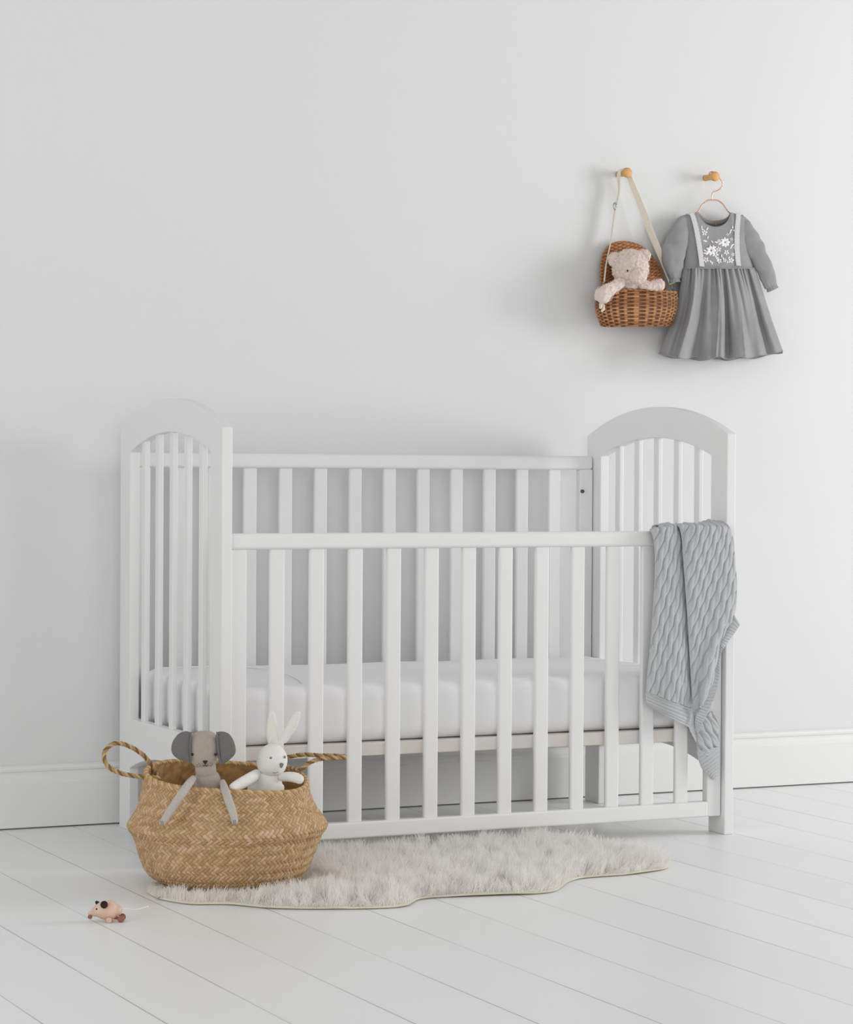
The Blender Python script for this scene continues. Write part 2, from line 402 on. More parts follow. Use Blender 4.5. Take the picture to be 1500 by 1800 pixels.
def basket_lining():
    nth = 260; prof = catmull(np.c_[bprof, np.zeros(len(bprof))], 60)[:, :2]; th = np.linspace(0, 2*np.pi, nth, endpoint=False)
    prof = np.vstack([[[0.0005, .014]], prof]); TH = th[:, None]; z = prof[None, :, 1]; r = np.maximum(prof[None, :, 0]-.004, .0004)
    h, idx = weave(TH*58/2/np.pi+0*z, z/.0095+0*TH, 1.0)
    top = np.clip((z-.150)/.06, 0, 1); lean = 1+.018*np.cos(2*TH+.8)*np.clip(z/.2, 0, 1)
    rr = (r-.0016*h)*lean+.0015*np.sin(5*TH+z*30)
    P = np.stack([O[0]+rr*np.cos(TH), O[1]+rr*np.sin(TH), z+top*rimz(TH)+.003*(z < .03)], -1)
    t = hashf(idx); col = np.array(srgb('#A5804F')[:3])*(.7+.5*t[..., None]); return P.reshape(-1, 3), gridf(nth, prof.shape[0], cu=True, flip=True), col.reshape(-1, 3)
V, F, C = basket_lining(); mk('basket_lining', V, F, M['seagrass'], basket, tone=C)
def braid(path, r0, n, seg=20, closed=False, pitch=.02, cols=('#AB8C64', '#83633F', '#C2A67C')):
    C0 = catmull(path, n) if not closed else np.asarray(path); T_, N_, B_ = frames(C0)
    s = np.r_[0, np.cumsum(np.linalg.norm(np.diff(C0, axis=0), axis=1))]
    V = []; F = []; Cc = []
    for k in range(3):
        ph = 2*np.pi*s/pitch+k*2*np.pi/3
        Ck = C0+(np.cos(ph)[:, None]*N_+np.sin(ph)[:, None]*B_)*r0*.52
        v, f = tube(Ck, [r0*.62], smoothpath=False, seg=9, cap=True) if False else tube(Ck, np.full(len(Ck), r0*.62), smoothpath=False, seg=9)
        off = len(V); V += [tuple(p) for p in v]; F += [tuple(i+off for i in q) for q in f]; c = np.array(srgb(cols[k])[:3]); Cc += [c]*len(v)
    return V, F, np.array(Cc)
th = np.linspace(0, 2*np.pi, 420)
zt = .214+rimz(th); ln = 1+.018*np.cos(2*th+.8); rr = .1555*ln+.0015*np.sin(5*th+.214*30)
V, F, C = braid(np.stack([O[0]+rr*np.cos(th), O[1]+rr*np.sin(th), zt+.001], 1), .0044, 420, closed=True, pitch=.021, cols=('#C3A071', '#B38C58', '#D2B58C'))
mk('rim', V, F, M['seagrass'], basket, tone=C)
hl = [(402, 425, .03), (388, 392, .03), (362, 352, .02), (325, 313, .01), (262, 275, 0), (196, 259, -.01), (148, 286, -.02), (131, 332, -.025), (158, 386, -.03), (220, 418, -.035), (290, 432, -.035), (350, 437, -.035), (425, 443, -.045)]
V, F, C = braid([bs(*q) for q in hl], .0042, 260, pitch=.022); mk('handle', V, F, M['seagrass'], basket, tone=C)
hr = [(1040, 375, .09), (1075, 335, .09), (1120, 323, .08), (1190, 314, .06), (1270, 320, .04), (1350, 322, .03), (1398, 326, .02), (1385, 334, .005), (1320, 337, -.005), (1250, 346, -.01), (1200, 368, -.01), (1160, 400, -.01), (1120, 388, .03), (1085, 372, .06), (1050, 385, .08)]
V, F, C = braid([bs(*q) for q in hr], .0040, 260, pitch=.022); mk('handle', V, F, M['seagrass'], basket, tone=C)

# ------------------------------------------------------------------ toys in the basket
AX = np.array([RA, FA, [0, 0, 1]]); k = .000375
DD = -.112
dog = thing('soft_toy_puppy', tuple(bs(665, 560, DD)), 'taupe stuffed puppy toy with charcoal ears, its arms hanging over the basket rim', 'soft toy')
def dh(X, Y, Z): return (1-.10*np.clip(-Z, 0, 1)**2+.03*(Z > .3), 1-.05*np.clip(-Z, 0, 1), Z*0+1)
mk('head', *ellipsoid(bs(657, 300, DD), 77*k, .024, 97*k, AX, power=.72, disp=dh, nu=64, nv=40), M['dogbody'], dog)
V, F = tube([bs(667, 385, DD), bs(668, 415, DD+.002), bs(672, 450, DD+.004), bs(676, 520, DD+.008), bs(676, 640, DD+.02), bs(676, 720, DD+.03)], [.0195, .0195, .026, .0285, .03, .024], seg=32, flat=.75, up0=FA)
mk('torso', V, F, M['dogbody'], dog)
V, F = tube([bs(665, 398, DD), bs(668, 416, DD)], [.0205, .0200], seg=32, flat=.78, up0=FA, n=6); mk('neck_seam', V, F, M['dogbody'], dog)
def ear_conv(dd):
    return lambda a, b, d: bs(a, b, dd+d)
for oc, inn_ in (([(590, 212), (560, 207), (525, 222), (498, 258), (489, 298), (500, 330), (530, 352), (568, 363), (588, 366), (594, 330), (597, 280), (594, 240)], 0),
             ([(722, 212), (752, 208), (785, 220), (808, 252), (820, 296), (815, 326), (790, 352), (762, 372), (738, 378), (728, 340), (718, 290), (716, 245)], 1)):
    V, F = pad(oc, .012, ear_conv(DD-.017)); mk('ear', V, F, M['dogear'], dog)
    sx = (592, 216, 586, 300, 592, 362) if inn_ == 0 else (724, 214, 730, 300, 742, 372)
    mk('ear_seam', *tube([bs(sx[0], sx[1], DD-.024), bs(sx[2], sx[3], DD-.025), bs(sx[4], sx[5], DD-.024)], .0016, n=16, seg=8), M['dogear'], dog)
for a in (597, 717): mk('eye', *ellipsoid(bs(a, 327, DD-.0225), .0028, .0018, .0028, AX, nu=16, nv=10), M['dark'], dog)
V, F = pad([(651, 360), (663, 357), (676, 360), (671, 370), (664, 377), (656, 370)], .004, lambda a, b, d: bs(a, b, DD-.0235+d), n=32); mk('nose', V, F, M['dark'], dog)
mk('mouth', *join([tube([bs(664, 374, DD-.0235), bs(664, 382, DD-.0232)], .0007, n=4, seg=6), tube([bs(652, 381, DD-.023), bs(658, 386, DD-.023), bs(664, 382, DD-.0232), bs(670, 386, DD-.023), bs(677, 380, DD-.023)], .0007, n=14, seg=6)]), M['dark'], dog)
mk('whisker_dots', *join([ellipsoid(bs(a, b, DD-.0232), .0008, .0006, .0008, AX, nu=8, nv=6) for a, b in ((632, 372), (626, 380), (638, 384), (690, 370), (700, 376), (694, 384))]), M['dark'], dog)
arml = [(604, 448, DD-.018), (582, 476, -.158), (545, 530, -.182), (505, 590, -.186), (470, 640, -.192), (448, 676, -.200)]
armr = [(752, 468, DD-.018), (762, 500, -.158), (778, 550, -.184), (796, 600, -.187), (808, 640, -.192), (815, 672, -.199)]
for A_ in (arml, armr):
    P_ = [bs(*q) for q in A_]
    V, F = tube(P_, [.0060, .0078, .0085, .0082, .0076, .0062], seg=20, flat=.8, up0=FA); ar = mk('arm', V, F, M['dogarm'], dog)
    e = P_[-1]; 
    for dxx in (-.003, .0005):
        mk('paw_stitch', *tube([e+RA*dxx+FA*-.0052+np.array([0, 0, .004]), e+RA*(dxx+.001)+FA*-.0060+np.array([0, 0, -.001]), e+RA*(dxx+.001)+FA*-.0048+np.array([0, 0, -.0055])], .0006, n=8, seg=6), M['greythread'], ar)

RD = -.055
rab = thing('soft_toy_rabbit', tuple(bs(990, 600, RD)), 'white stuffed rabbit toy with upright ears leaning on the basket rim', 'soft toy')
tilt = math.radians(-6); ra = np.array([RA*math.cos(tilt)+np.array([0, 0, 1])*math.sin(tilt), FA, -RA*math.sin(tilt)+np.array([0, 0, 1])*math.cos(tilt)])
def rh(X, Y, Z): return (1-.16*np.clip(Z, 0, 1)**1.5, 1-.1*np.clip(Z, 0, 1), Z*0+1)
mk('head', *ellipsoid(bs(1011, 352, RD), 81*k, .028, 88*k, ra, power=.92, disp=rh, nu=64, nv=40), M['rabbit'], rab)
V, F = tube([bs(1003, 430, RD+.003), bs(990, 462, RD+.003), bs(978, 520, RD+.004), bs(975, 620, RD+.006), bs(975, 720, RD+.01)], [.024, .033, .037, .038, .03], seg=32, flat=.75, up0=FA)
mk('torso', V, F, M['rabbit'], rab)
V, F = pad([(990, 262), (981, 220), (984, 170), (990, 125), (998, 98), (1012, 94), (1024, 106), (1034, 140), (1041, 180), (1044, 230), (1042, 262)], .010, lambda a, b, d: bs(a, b, RD+.004+d)); mk('ear', V, F, M['rabbitear'], rab)
V, F = pad([(1046, 262), (1060, 225), (1082, 180), (1105, 140), (1128, 108), (1146, 95), (1158, 97), (1160, 115), (1152, 150), (1135, 190), (1108, 228), (1082, 262)], .010, lambda a, b, d: bs(a, b, RD+.002+d)); mk('ear', V, F, M['rabbitear'], rab)
mk('eye', *ellipsoid(bs(1003, 342, RD-.0262), .0027, .0015, .0028, AX, nu=16, nv=10), M['greythread'], rab)
mk('eye', *ellipsoid(bs(1077, 336, RD-.0165), .0020, .0018, .0028, AX, nu=16, nv=10), M['greythread'], rab)
V, F = pad([(1046, 370), (1058, 366), (1070, 372), (1066, 384), (1058, 394), (1050, 384)], .004, lambda a, b, d: bs(a, b, RD-.0235+d), n=32); mk('nose', V, F, M['greythread'], rab)
mk('mouth', *tube([bs(1012, 402, RD-.0235), bs(1016, 416, RD-.022), bs(1026, 418, RD-.021), bs(1040, 414, RD-.020)], .0007, n=14, seg=6), M['greythread'], rab)
V, F = tube([bs(930, 425, RD-.012), bs(900, 446, RD-.04), bs(862, 468, RD-.060), bs(825, 488, RD-.075), bs(806, 498, RD-.085)], [.010, .0115, .0115, .0105, .009], seg=20, flat=.85, up0=FA); mk('arm', V, F, M['rabbit'], rab)
V, F = tube([bs(1062, 440, RD-.012), bs(1095, 438, RD-.022), bs(1130, 443, RD-.03), bs(1152, 452, RD-.033)], [.0085, .0098, .0102, .0095], seg=20, flat=.85, up0=FA); mk('arm', V, F, M['rabbit'], rab)

# ------------------------------------------------------------------ sheepskin rug
rug = thing('sheepskin_rug', (.35, -.25, 0), 'long-haired cream sheepskin rug lying on the boards in front of the cot', 'rug')
out = [(-.25, -.33), (-.215, -.405), (-.147, -.440), (-.087, -.512), (.02, -.565), (.10, -.590), (.150, -.588), (.178, -.560), (.205, -.530), (.245, -.522), (.30, -.532), (.371, -.546), (.43, -.558), (.485, -.550),
       (.525, -.510), (.565, -.462), (.61, -.430), (.66, -.424), (.716, -.424), (.78, -.412), (.845, -.378), (.875, -.31), (.872, -.24), (.85, -.17), (.83, -.10), (.80, -.02), (.74, .045), (.66, .07), (.5, .065), (.35, .05), (.2, .04), (.05, .0), (-.08, -.06), (-.18, -.14), (-.24, -.23)]
oc = catmull(np.c_[np.array(out+out[:1]), np.zeros(len(out)+1)], 400)[:-1, :2]; cen = np.array([.33, -.25])
rs = np.linspace(.01, 1, 30); V = []
for i, q in enumerate(oc):
    for r_ in rs:
        p = cen+(q-cen)*r_; wv = .0035*max(0, noise.noise(Vector((p[0]*9, p[1]*9, 1.7))))*(r_ > .7)
        V.append((p[0], p[1], .0035+wv+(.0015*math.sin(i*.21) if r_ > .97 else 0)*0))
mk('hide', V, gridf(400, 30, cu=True), M['hide'], rug, solid=.0035)
def inside(P, poly):
    x, y = P[:, 0], P[:, 1]; c = np.zeros(len(P), bool); j = len(poly)-1
    for i in range(len(poly)):
        xi, yi = poly[i]; xj, yj = poly[j]
        c ^= ((yi > y) != (yj > y)) & (x < (xj-xi)*(y-yi)/(yj-yi+1e-12)+xi); j = i
    return c
def edge_dist(P, poly):
    d = np.full(len(P), 9.)
    for q in poly: d = np.minimum(d, np.hypot(P[:, 0]-q[0], P[:, 1]-q[1]))
    return d
def wool(nst):
    P = np.c_[rng.uniform(-.26, .90, nst*2), rng.uniform(-.6, .09, nst*2)]; P = P[inside(P, oc)][:nst]
    ed = edge_dist(P, oc[::2])
    ncl = 1500; Cc = np.c_[rng.uniform(-.26, .90, ncl), rng.uniform(-.6, .09, ncl)]; Cd = rng.normal(0, .5, (ncl, 2)); Cl = rng.uniform(.75, 1.2, ncl)
    idx = np.empty(len(P), int)
    for s in range(0, len(P), 5000):
        b = P[s:s+5000]; idx[s:s+5000] = np.argmin((b[:, None, 0]-Cc[None, :, 0])**2+(b[:, None, 1]-Cc[None, :, 1])**2, 1)
    L = .040*Cl[idx]*rng.uniform(.6, 1.15, len(P)); L *= np.clip(.45+ed/.05, .45, 1)
    db = np.hypot(P[:, 0]-O[0], P[:, 1]-O[1]); keep = db > .118; L = np.where(db < .165, np.minimum(L, .008+.25*np.clip(db-.118, 0, 1)), L)
    und = P[:, 1] > -.012; L = np.where(und, np.minimum(L, .037), L)
    L = np.where(P[:, 0] < .12, L*np.clip((db-.10)/.16, .38, 1), L)
    P, idx, L, ed = P[keep], idx[keep], L[keep], ed[keep]; n = len(P)
    lean = Cd[idx]*.8+rng.normal(0, .25, (n, 2))+np.array([.15, -.25])
    oc_dir = (P-cen); oc_dir /= np.linalg.norm(oc_dir, axis=1)[:, None]; lean += oc_dir*np.clip(.6-ed/.06, 0, .6)[:, None]
    tip = P+lean*L[:, None]*.75; tip = tip*.55+(Cc[idx]+lean*L[:, None]*.8)*.45
    nr_ = np.linalg.norm(tip-P, axis=1); h = np.sqrt(np.maximum(L**2-np.minimum(nr_, L*.9)**2, (L*.3)**2))
    base = np.c_[P, np.full(n, .005)]; tp = np.c_[P+(tip-P)*np.minimum(1, L*1.0/np.maximum(nr_, 1e-6))[:, None], .005+h]
    mid = base*.5+tp*.5; mid[:, 2] += h*.18; mid[:, :2] += rng.normal(0, .0012, (n, 2))
    # crimp
    q1 = base*.75+tp*.25; q1[:, 2] += h*.12; q1[:, :2] += rng.normal(0, .001, (n, 2))
    q3 = base*.22+tp*.78; q3[:, 2] += h*.10; q3[:, :2] += rng.normal(0, .0014, (n, 2))
    a = rng.uniform(0, np.pi, n); w = np.c_[np.cos(a), np.sin(a)*.5, np.zeros(n)]*rng.uniform(.0004, .0007, n)[:, None]
    V = np.stack([base-w, base+w, q1-w, q1+w, mid-w*.9, mid+w*.9, q3-w*.7, q3+w*.7, tp], 1)
    i = np.arange(n)[:, None]*9
    Q = np.concatenate([i+np.array([[0, 1, 3, 2]]), i+np.array([[2, 3, 5, 4]]), i+np.array([[4, 5, 7, 6]])]); Tt = i+np.array([[6, 7, 8]])
    return V.reshape(-1, 3), Q.tolist()+Tt.tolist()
V, F = wool(100000)
tag(mk('wool_pile', V, F, M['fleece'], rug), kind='stuff')

# ------------------------------------------------------------------ knitted blanket over the front rail
def bk(a, b, y): return np.array([.91692+.000494*a+.000004*b+.604*(y+.01), y, .74965-.000012*a-.000426*b-.078*(y+.01)])
def cable(s, t):          # s across, t along, metres; ropes of two strands that cross every half turn
    w = .0172; lam = .044; c = s/w; i = np.floor(c); fr = (c-i-.5)*w; ph = np.pi*(t/lam+.37*i)
    o1 = .0040*np.cos(ph); up = np.sin(ph); r = .0049
    b1 = np.clip(1-((fr-o1)/r)**2, 0, 1)**.30; b2 = np.clip(1-((fr+o1)/r)**2, 0, 1)**.30
    h = np.maximum(b1*(.74+.26*up), b2*(.74-.26*up))
    st = np.abs(np.sin(np.pi*t/.0034+np.where(fr > o1, 1, -1)*fr*500))
    return .0060*h+.0004*st-.001
def ribs(s, pitch=.0068): return .0026*np.sqrt(np.abs(np.sin(np.pi*s/pitch)))-.0002
bl = thing('knitted_blanket', tuple(bk(430, 110, .0)), 'grey cable-knit baby blanket draped over the front rail at the right end of the cot', 'blanket')
def cloth(left, right, depth, pat, nu=200, nv=420, name='blanket_panel', thick=.003, sub=None):
    """left / right: boundary polylines in drawing units, depth(s, t) -> y, pat(s, t, X, Z) -> relief"""
    Lc = catmull(np.array([(a, b, 0) for a, b in left]), nv)[:, :2]; Rc = catmull(np.array([(a, b, 0) for a, b in right]), nv)[:, :2]
    S, Tt = np.meshgrid(np.linspace(0, 1, nu), np.linspace(0, 1, nv), indexing='ij')
    A = Lc[None, :, 0]*(1-S)+Rc[None, :, 0]*S; B = Lc[None, :, 1]*(1-S)+Rc[None, :, 1]*S
    Y = depth(S, Tt, A, B)
    X = .91692+.000494*A+.000004*B+.604*(Y+.01); Z = .74965-.000012*A-.000426*B-.078*(Y+.01)
    P = np.stack([X, Y, Z], -1); du = np.gradient(P, axis=0); dv = np.gradient(P, axis=1); Nn = np.cross(du, dv); Nn /= np.linalg.norm(Nn, axis=-1)[..., None]+1e-12
    Nn *= np.sign(-Nn[..., 1:2]+1e-9)
    em = .25+.75*np.clip(np.minimum(S, 1-S)/.06, 0, 1)
    P = P+Nn*(pat(S, Tt, X, Z)*em)[..., None]
    return P.reshape(-1, 3), gridf(nu, nv)
def slant(X, Z, ang): 
    c, s = math.cos(ang), math.sin(ang); return X*c+Z*s, -X*s+Z*c
# the cable part of the left flap (in the units of a drawing three times the photograph)
LA = [(183, 122), (207, 180), (214, 330), (205, 520), (192, 700), (176, 860), (166, 975)]
RAa = [(336, 92), (352, 150), (366, 300), (382, 520), (394, 720), (402, 900), (408, 1065)]
def dA(S, Tt, A, B): return .030*np.clip(1-Tt/.05, 0, 1)**2*(np.ptp(Tt) > .5 if np.ndim(Tt) else 0)-.014-.012*np.sin(np.pi*np.clip(S*.9, 0, 1))*(.5+.5*Tt)+.016*S**6-.004*np.sin(S*7+Tt*3)*Tt
V, F = cloth(LA, RAa, dA, lambda S, Tt, X, Z: cable(*slant(X, Z, -.34)))
mk('blanket_fold', V, F, M['blanket'], bl)
LA2 = [(166, 972), (165, 1000), (168, 1030), (176, 1046)]; RA2 = [(409, 1065), (411, 1100), (408, 1140), (396, 1168)]
V, F = cloth(LA2, RA2, lambda S, Tt, A, B: dA(S, 1, A, B), lambda S, Tt, X, Z: ribs(Tt*.036, .0062), nv=90)
mk('ribbed_border', V, F, M['blanket'], bl)
# turned-under edge of the left flap, running down to the tip
V, F = cloth([(402, 1040), (398, 1120), (390, 1160), (408, 1205), (430, 1248)], [(412, 1040), (416, 1110), (424, 1160), (432, 1210), (436, 1252)], lambda S, Tt, A, B: -.004+.003*S, lambda S, Tt, X, Z: ribs(Tt*.08, .007)*.5, nu=20, nv=80)
mk('ribbed_border', V, F, M['blanket'], bl)
# right flap
LB = [(330, 94), (352, 150), (364, 300), (380, 520), (392, 720), (402, 900), (414, 1060), (424, 1120)]
RB = [(608, 88), (632, 180), (640, 290), (648, 430), (650, 560), (610, 640), (555, 735), (530, 800)]
RB = [(606, 88), (630, 180), (640, 300), (648, 430), (634, 570), (572, 690), (528, 880), (486, 990)]
def dB(S, Tt, A, B): return .034*np.clip(1-Tt/.05, 0, 1)**2-.012-.020*np.sin(np.pi*np.clip(S*.95+.08, 0, 1))**.7-.006*np.sin(S*6.5+Tt*4)*np.clip(Tt*3, 0, 1)+.0*S
def patB(S, Tt, X, Z):
    q = X-1.10; ang = -.34-.30*np.clip((A_ := (X-1.135)/.12), 0, 1)
    ang = -.40; s, t = slant(X, Z, ang); s = s-5.5*np.clip(X-1.15, 0, 1)*np.clip(.70-Z, 0, 1)*.12
    return cable(s, t)
V, F = cloth(LB, RB, dB, patB, nu=240); mk('blanket_fold', V, F, M['blanket'], bl)
# the border that follows the right flap's edge: corner piece, then the long piece
V, F = cloth([(634, 570), (600, 640), (572, 690), (553, 728)], [(664, 622), (640, 660), (606, 704), (574, 750)], lambda S, Tt, A, B: -.020-.004*np.sin(S*3), lambda S, Tt, X, Z: ribs(Tt*.075, .0072), nu=40, nv=160)
mk('ribbed_border', V, F, M['blanket'], bl)
V, F = cloth([(556, 726), (540, 800), (524, 880), (488, 985), (448, 1060), (424, 1120), (428, 1180)], [(572, 750), (556, 820), (553, 900), (538, 980), (500, 1075), (466, 1140), (440, 1200)], lambda S, Tt, A, B: -.020-.004*S+.004*np.sin(Tt*6), lambda S, Tt, X, Z: ribs(Tt*.21, .0072), nu=50, nv=260)
mk('ribbed_border', V, F, M['blanket'], bl)
# lower tail behind
V, F = cloth([(424, 1150), (432, 1200), (434, 1260), (440, 1320)], [(520, 1075), (544, 1130), (552, 1200), (550, 1310)], lambda S, Tt, A, B: .000-.005*np.sin(S*4), lambda S, Tt, X, Z: cable(*slant(X, Z, .55)), nu=80, nv=150)
mk('blanket_fold', V, F, M['blanket'], bl)
V, F = cloth([(434, 1290), (446, 1350), (470, 1400), (512, 1440)], [(552, 1270), (552, 1340), (546, 1400), (534, 1446)], lambda S, Tt, A, B: -.002-.004*np.sin(S*3), lambda S, Tt, X, Z: ribs((Tt+.35*S)*.075, .0085), nu=60, nv=120)
mk('ribbed_border', V, F, M['blanket'], bl)
# over the rail and down inside the cot
def over():
    nu, nv = 200, 110; S, Tt = np.meshgrid(np.linspace(0, 1, nu), np.linspace(0, 1, nv), indexing='ij')
    x0 = 1.044; x1 = 1.214
    X0 = x0+(x1-x0)*S
    # profile over the rail: front y=-.012 z=.675 -> top -> back y=.05 z=.45
    prof = np.array([(-.004, .692), (.004, .697), (.012, .699), (.022, .700), (.032, .699), (.040, .694), (.044, .684), (.046, .676), (.047, .670), (.047, .665), (.047, .660)])
    pc = catmull(np.c_[prof, np.zeros(len(prof))], nv)[:, :2]
    lump = .006*np.sin(S*9)+.007*np.clip((S-.42)*8, 0, 1)-.002
    Y = pc[None, :, 0]+0*S; Z = pc[None, :, 1]+lump*np.clip(1-np.abs(Tt-.35)*3, 0, 1)
    X = X0+0*Y
    P = np.stack([X, Y, Z], -1); du = np.gradient(P, axis=0); dv = np.gradient(P, axis=1); Nn = np.cross(du, dv); Nn /= np.linalg.norm(Nn, axis=-1)[..., None]+1e-9
    if Nn[nu//2, nv//3, 2] < 0: Nn = -Nn
    L = np.r_[0, np.cumsum(np.linalg.norm(np.diff(pc, axis=0), axis=1))]
    h = cable(*slant(X, -L[None]+0*X, -.35)); P = P+Nn*h[..., None]
    return P.reshape(-1, 3), gridf(nu, nv)
V, F = over(); mk('blanket_top', V, F, M['blanket'], bl)

# ------------------------------------------------------------------ wall pegs
def wp(a, b, y=.66): return np.array([1.189354+.000424*a+.000003*b+.599772*(y-.66), y, 1.615252+.000017*a-.000364*b+.095614*(y-.66)])
def wpA(A, B, Y):
    return np.stack([1.189354+.000424*A+.000003*B+.599772*(Y-.66), Y+0*A, 1.615252+.000017*A-.000364*B+.095614*(Y-.66)], -1)
def peg(end, label):
    e = np.array(end); prof = [(.000, .0005), (.0, .0095), (.002, .0122), (.006, .0128), (.011, .0118), (.020, .0088), (.032, .0076), (.050, .0076), (.058, .0078)]
    y1 = .7195; L = y1-e[1]; n = 32; V = []
    for s_, r_ in prof:
        for i in range(n):
            a = 2*math.pi*i/n; V.append((e[0]+r_*math.cos(a), e[1]+s_/.058*L, e[2]+r_*math.sin(a)))
    F = [tuple(q) for q in gridf(len(prof), n, cv=True)]+[tuple(range(n)), tuple((len(prof)-1)*n+i for i in range(n))[::-1]]
    return tag(mk('wall_peg', V, F, M['peg'], bevel=0), label, 'peg', 'wooden pegs on the wall')
pe1 = wp(332, 136, .668); pe2 = wp(938, 152, .668)
peg(pe1, 'round wooden wall peg that carries the wicker bag strap')
peg(pe2, 'round wooden wall peg that carries the clothes hanger')

# ------------------------------------------------------------------ wicker bag
bag = thing('wicker_bag', tuple(wp(390, 1195, .66)), 'small brown wicker shoulder bag with open lid hanging from the left peg', 'bag')
BY = .655
def wicker(u, v, wu, wv):
    j = np.floor(v/wv); fv = v/wv-j; ph = u/wu*np.pi+np.pi*(j % 2)
    rod = np.sqrt(np.clip(1-(2*fv-1)**2, 0, 1)); h = rod*(.45+.75*np.sin(ph)); return h, j
def bag_body():
    nth, nv = 900, 300; th = np.linspace(0, 2*np.pi, nth, endpoint=False); t = np.linspace(0, 1, nv); TH, TT = np.meshgrid(th, t, indexing='ij')
    cx = 393-4*TT; hw = catmull(np.array([(268, 0, 0), (276, 0, 0), (277, 0, 0), (268, 0, 0), (252, 0, 0), (236, 0, 0)]), nv)[:, 0][None]
    dp = catmull(np.array([(.034, 0, 0), (.041, 0, 0), (.044, 0, 0), (.043, 0, 0), (.040, 0, 0), (.034, 0, 0)]), nv)[:, 0][None]
    c, s = np.cos(TH), np.sin(TH); pw = .8; sx = np.sign(c)*np.abs(c)**pw; sy = np.sign(s)*np.abs(s)**pw
    a = cx+hw*sx; y = BY+dp*sy
    b = 975+TT*222-28*np.clip(-sx, -1, 1)*-1*(1-TT)*0
    topb = 955-14*np.cos(sx*2.2)+18*(1-np.abs(sx))*0+25*(sx < -.55)*(-sx-.55)
    b = topb+(1196-topb)*TT-20*np.clip(np.abs(sx)-.85, 0, 1)*TT
    u = TH*.075; h, j = wicker(TH*5.093, TT*.082, 1.0, .0041)
    P = wpA(a, b, y-.009*0); nrm = np.stack([sx*.5, sy, 0*sx], -1); nrm /= np.linalg.norm(nrm, axis=-1)[..., None]
    P = P+nrm*(.0036*h)[..., None]
    tt = .55*hashf(j*3.1)+.2*hashf(j*1.7+2); base = np.array(srgb('#A9754A')[:3]); lt = np.array(srgb('#C08F60')[:3]); dk = np.array(srgb('#7E4E2C')[:3])
    col = base*(1-tt[..., None])+np.where((tt > .45)[..., None], lt, dk)*tt[..., None]; col = np.where((h < .06)[..., None], np.array(srgb('#5E3A20')[:3]), col)      # stakes and gap shade between the weavers, painted dark
    return P, (nth, nv), col
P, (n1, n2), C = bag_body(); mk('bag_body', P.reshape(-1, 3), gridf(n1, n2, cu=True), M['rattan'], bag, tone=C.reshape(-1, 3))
Pb = P[:, -1]; cb = Pb.mean(0); rr_ = np.linspace(1, .01, 12); V = (cb+(Pb[:, None]-cb)*rr_[None, :, None]).reshape(-1, 3)
mk('bag_bottom', V, gridf(n1, 12, cu=True), M['rattan'], bag, tone=np.tile(srgb('#8A5A36')[:3], (len(V), 1)))
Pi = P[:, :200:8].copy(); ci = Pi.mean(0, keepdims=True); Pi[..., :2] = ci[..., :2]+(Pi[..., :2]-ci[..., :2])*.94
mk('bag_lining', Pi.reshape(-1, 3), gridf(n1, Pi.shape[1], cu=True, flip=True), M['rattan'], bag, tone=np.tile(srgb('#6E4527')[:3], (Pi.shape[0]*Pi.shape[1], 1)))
rimp = P[::4, 0]; V, F, C = braid(np.vstack([rimp, rimp[:1]]), .0030, 0, closed=True, pitch=.016, cols=('#A8744A', '#8D5E39', '#BA885B')); mk('bag_rim', V, F, M['rattan'], bag, tone=C)
def bag_lid():
    no, nr = 520, 200
    o2 = np.array([(150, 930), (145, 870), (146, 790), (160, 710), (195, 648), (260, 618), (335, 618), (405, 640), (462, 680), (515, 745), (552, 815), (572, 885), (578, 940), (450, 965), (300, 965)])
    Q = catmull(np.c_[np.vstack([o2, o2[:1]]), np.zeros(16)], no+1)[:-1, :2]; c = np.array([350, 820])
    rr = np.linspace(.01, 1, nr); A = c[0]+(Q[:, None, 0]-c[0])*rr; B = c[1]+(Q[:, None, 1]-c[1])*rr
    Y = .700-.012*(1-rr[None]**2)-.012*(B-618)/330
    tw = B+.18*(A-350)+.00045*(A-330)**2; h, j = wicker(A/28.0, tw*.000364, 1.0, .0041)
    Y = Y-.0030*h; P = wpA(A, B, Y); tt = .6*hashf(j*2.7)
    base = np.array(srgb('#A9714A')[:3]); lt = np.array(srgb('#BD8658')[:3]); dk = np.array(srgb('#7C4B2B')[:3])
    col = base*(1-tt[..., None])+np.where((tt > .5)[..., None], lt, dk)*tt[..., None]; col = np.where((h < .03)[..., None], np.array(srgb('#6B4326')[:3]), col)  # low spots of the lid weave: stakes with hole shade coloured in
    return P, col, Q
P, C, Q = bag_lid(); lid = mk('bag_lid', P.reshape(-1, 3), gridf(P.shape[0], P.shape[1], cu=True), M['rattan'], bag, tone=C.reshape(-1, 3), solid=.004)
V, F, C = braid(np.vstack([P[::2, -1], P[:1, -1]]), .0028, 0, closed=True, pitch=.014, cols=('#A8744A', '#8D5E39', '#BA885B')); mk('lid_rim', V, F, M['rattan'], lid, tone=C)
def ribbon(pts, width, wdir, thick=.0016, n=60):
    C0 = catmull(pts, n); wd = catmull(np.array(wdir, float), n); T_ = np.gradient(C0, axis=0); T_ /= np.linalg.norm(T_, axis=1)[:, None]
    wd = wd-(wd*T_).sum(1)[:, None]*T_; wd /= np.linalg.norm(wd, axis=1)[:, None]; nn = np.cross(T_, wd)
    V = np.stack([C0-wd*width/2-nn*thick/2, C0+wd*width/2-nn*thick/2, C0+wd*width/2+nn*thick/2, C0-wd*width/2+nn*thick/2], 1)
    F = [tuple(q) for q in gridf(n, 4, cv=True)]+[(0, 1, 2, 3), tuple((n-1)*4+i for i in (3, 2, 1, 0))]
    return V.reshape(-1, 3), F
px, py_, pz = pe1
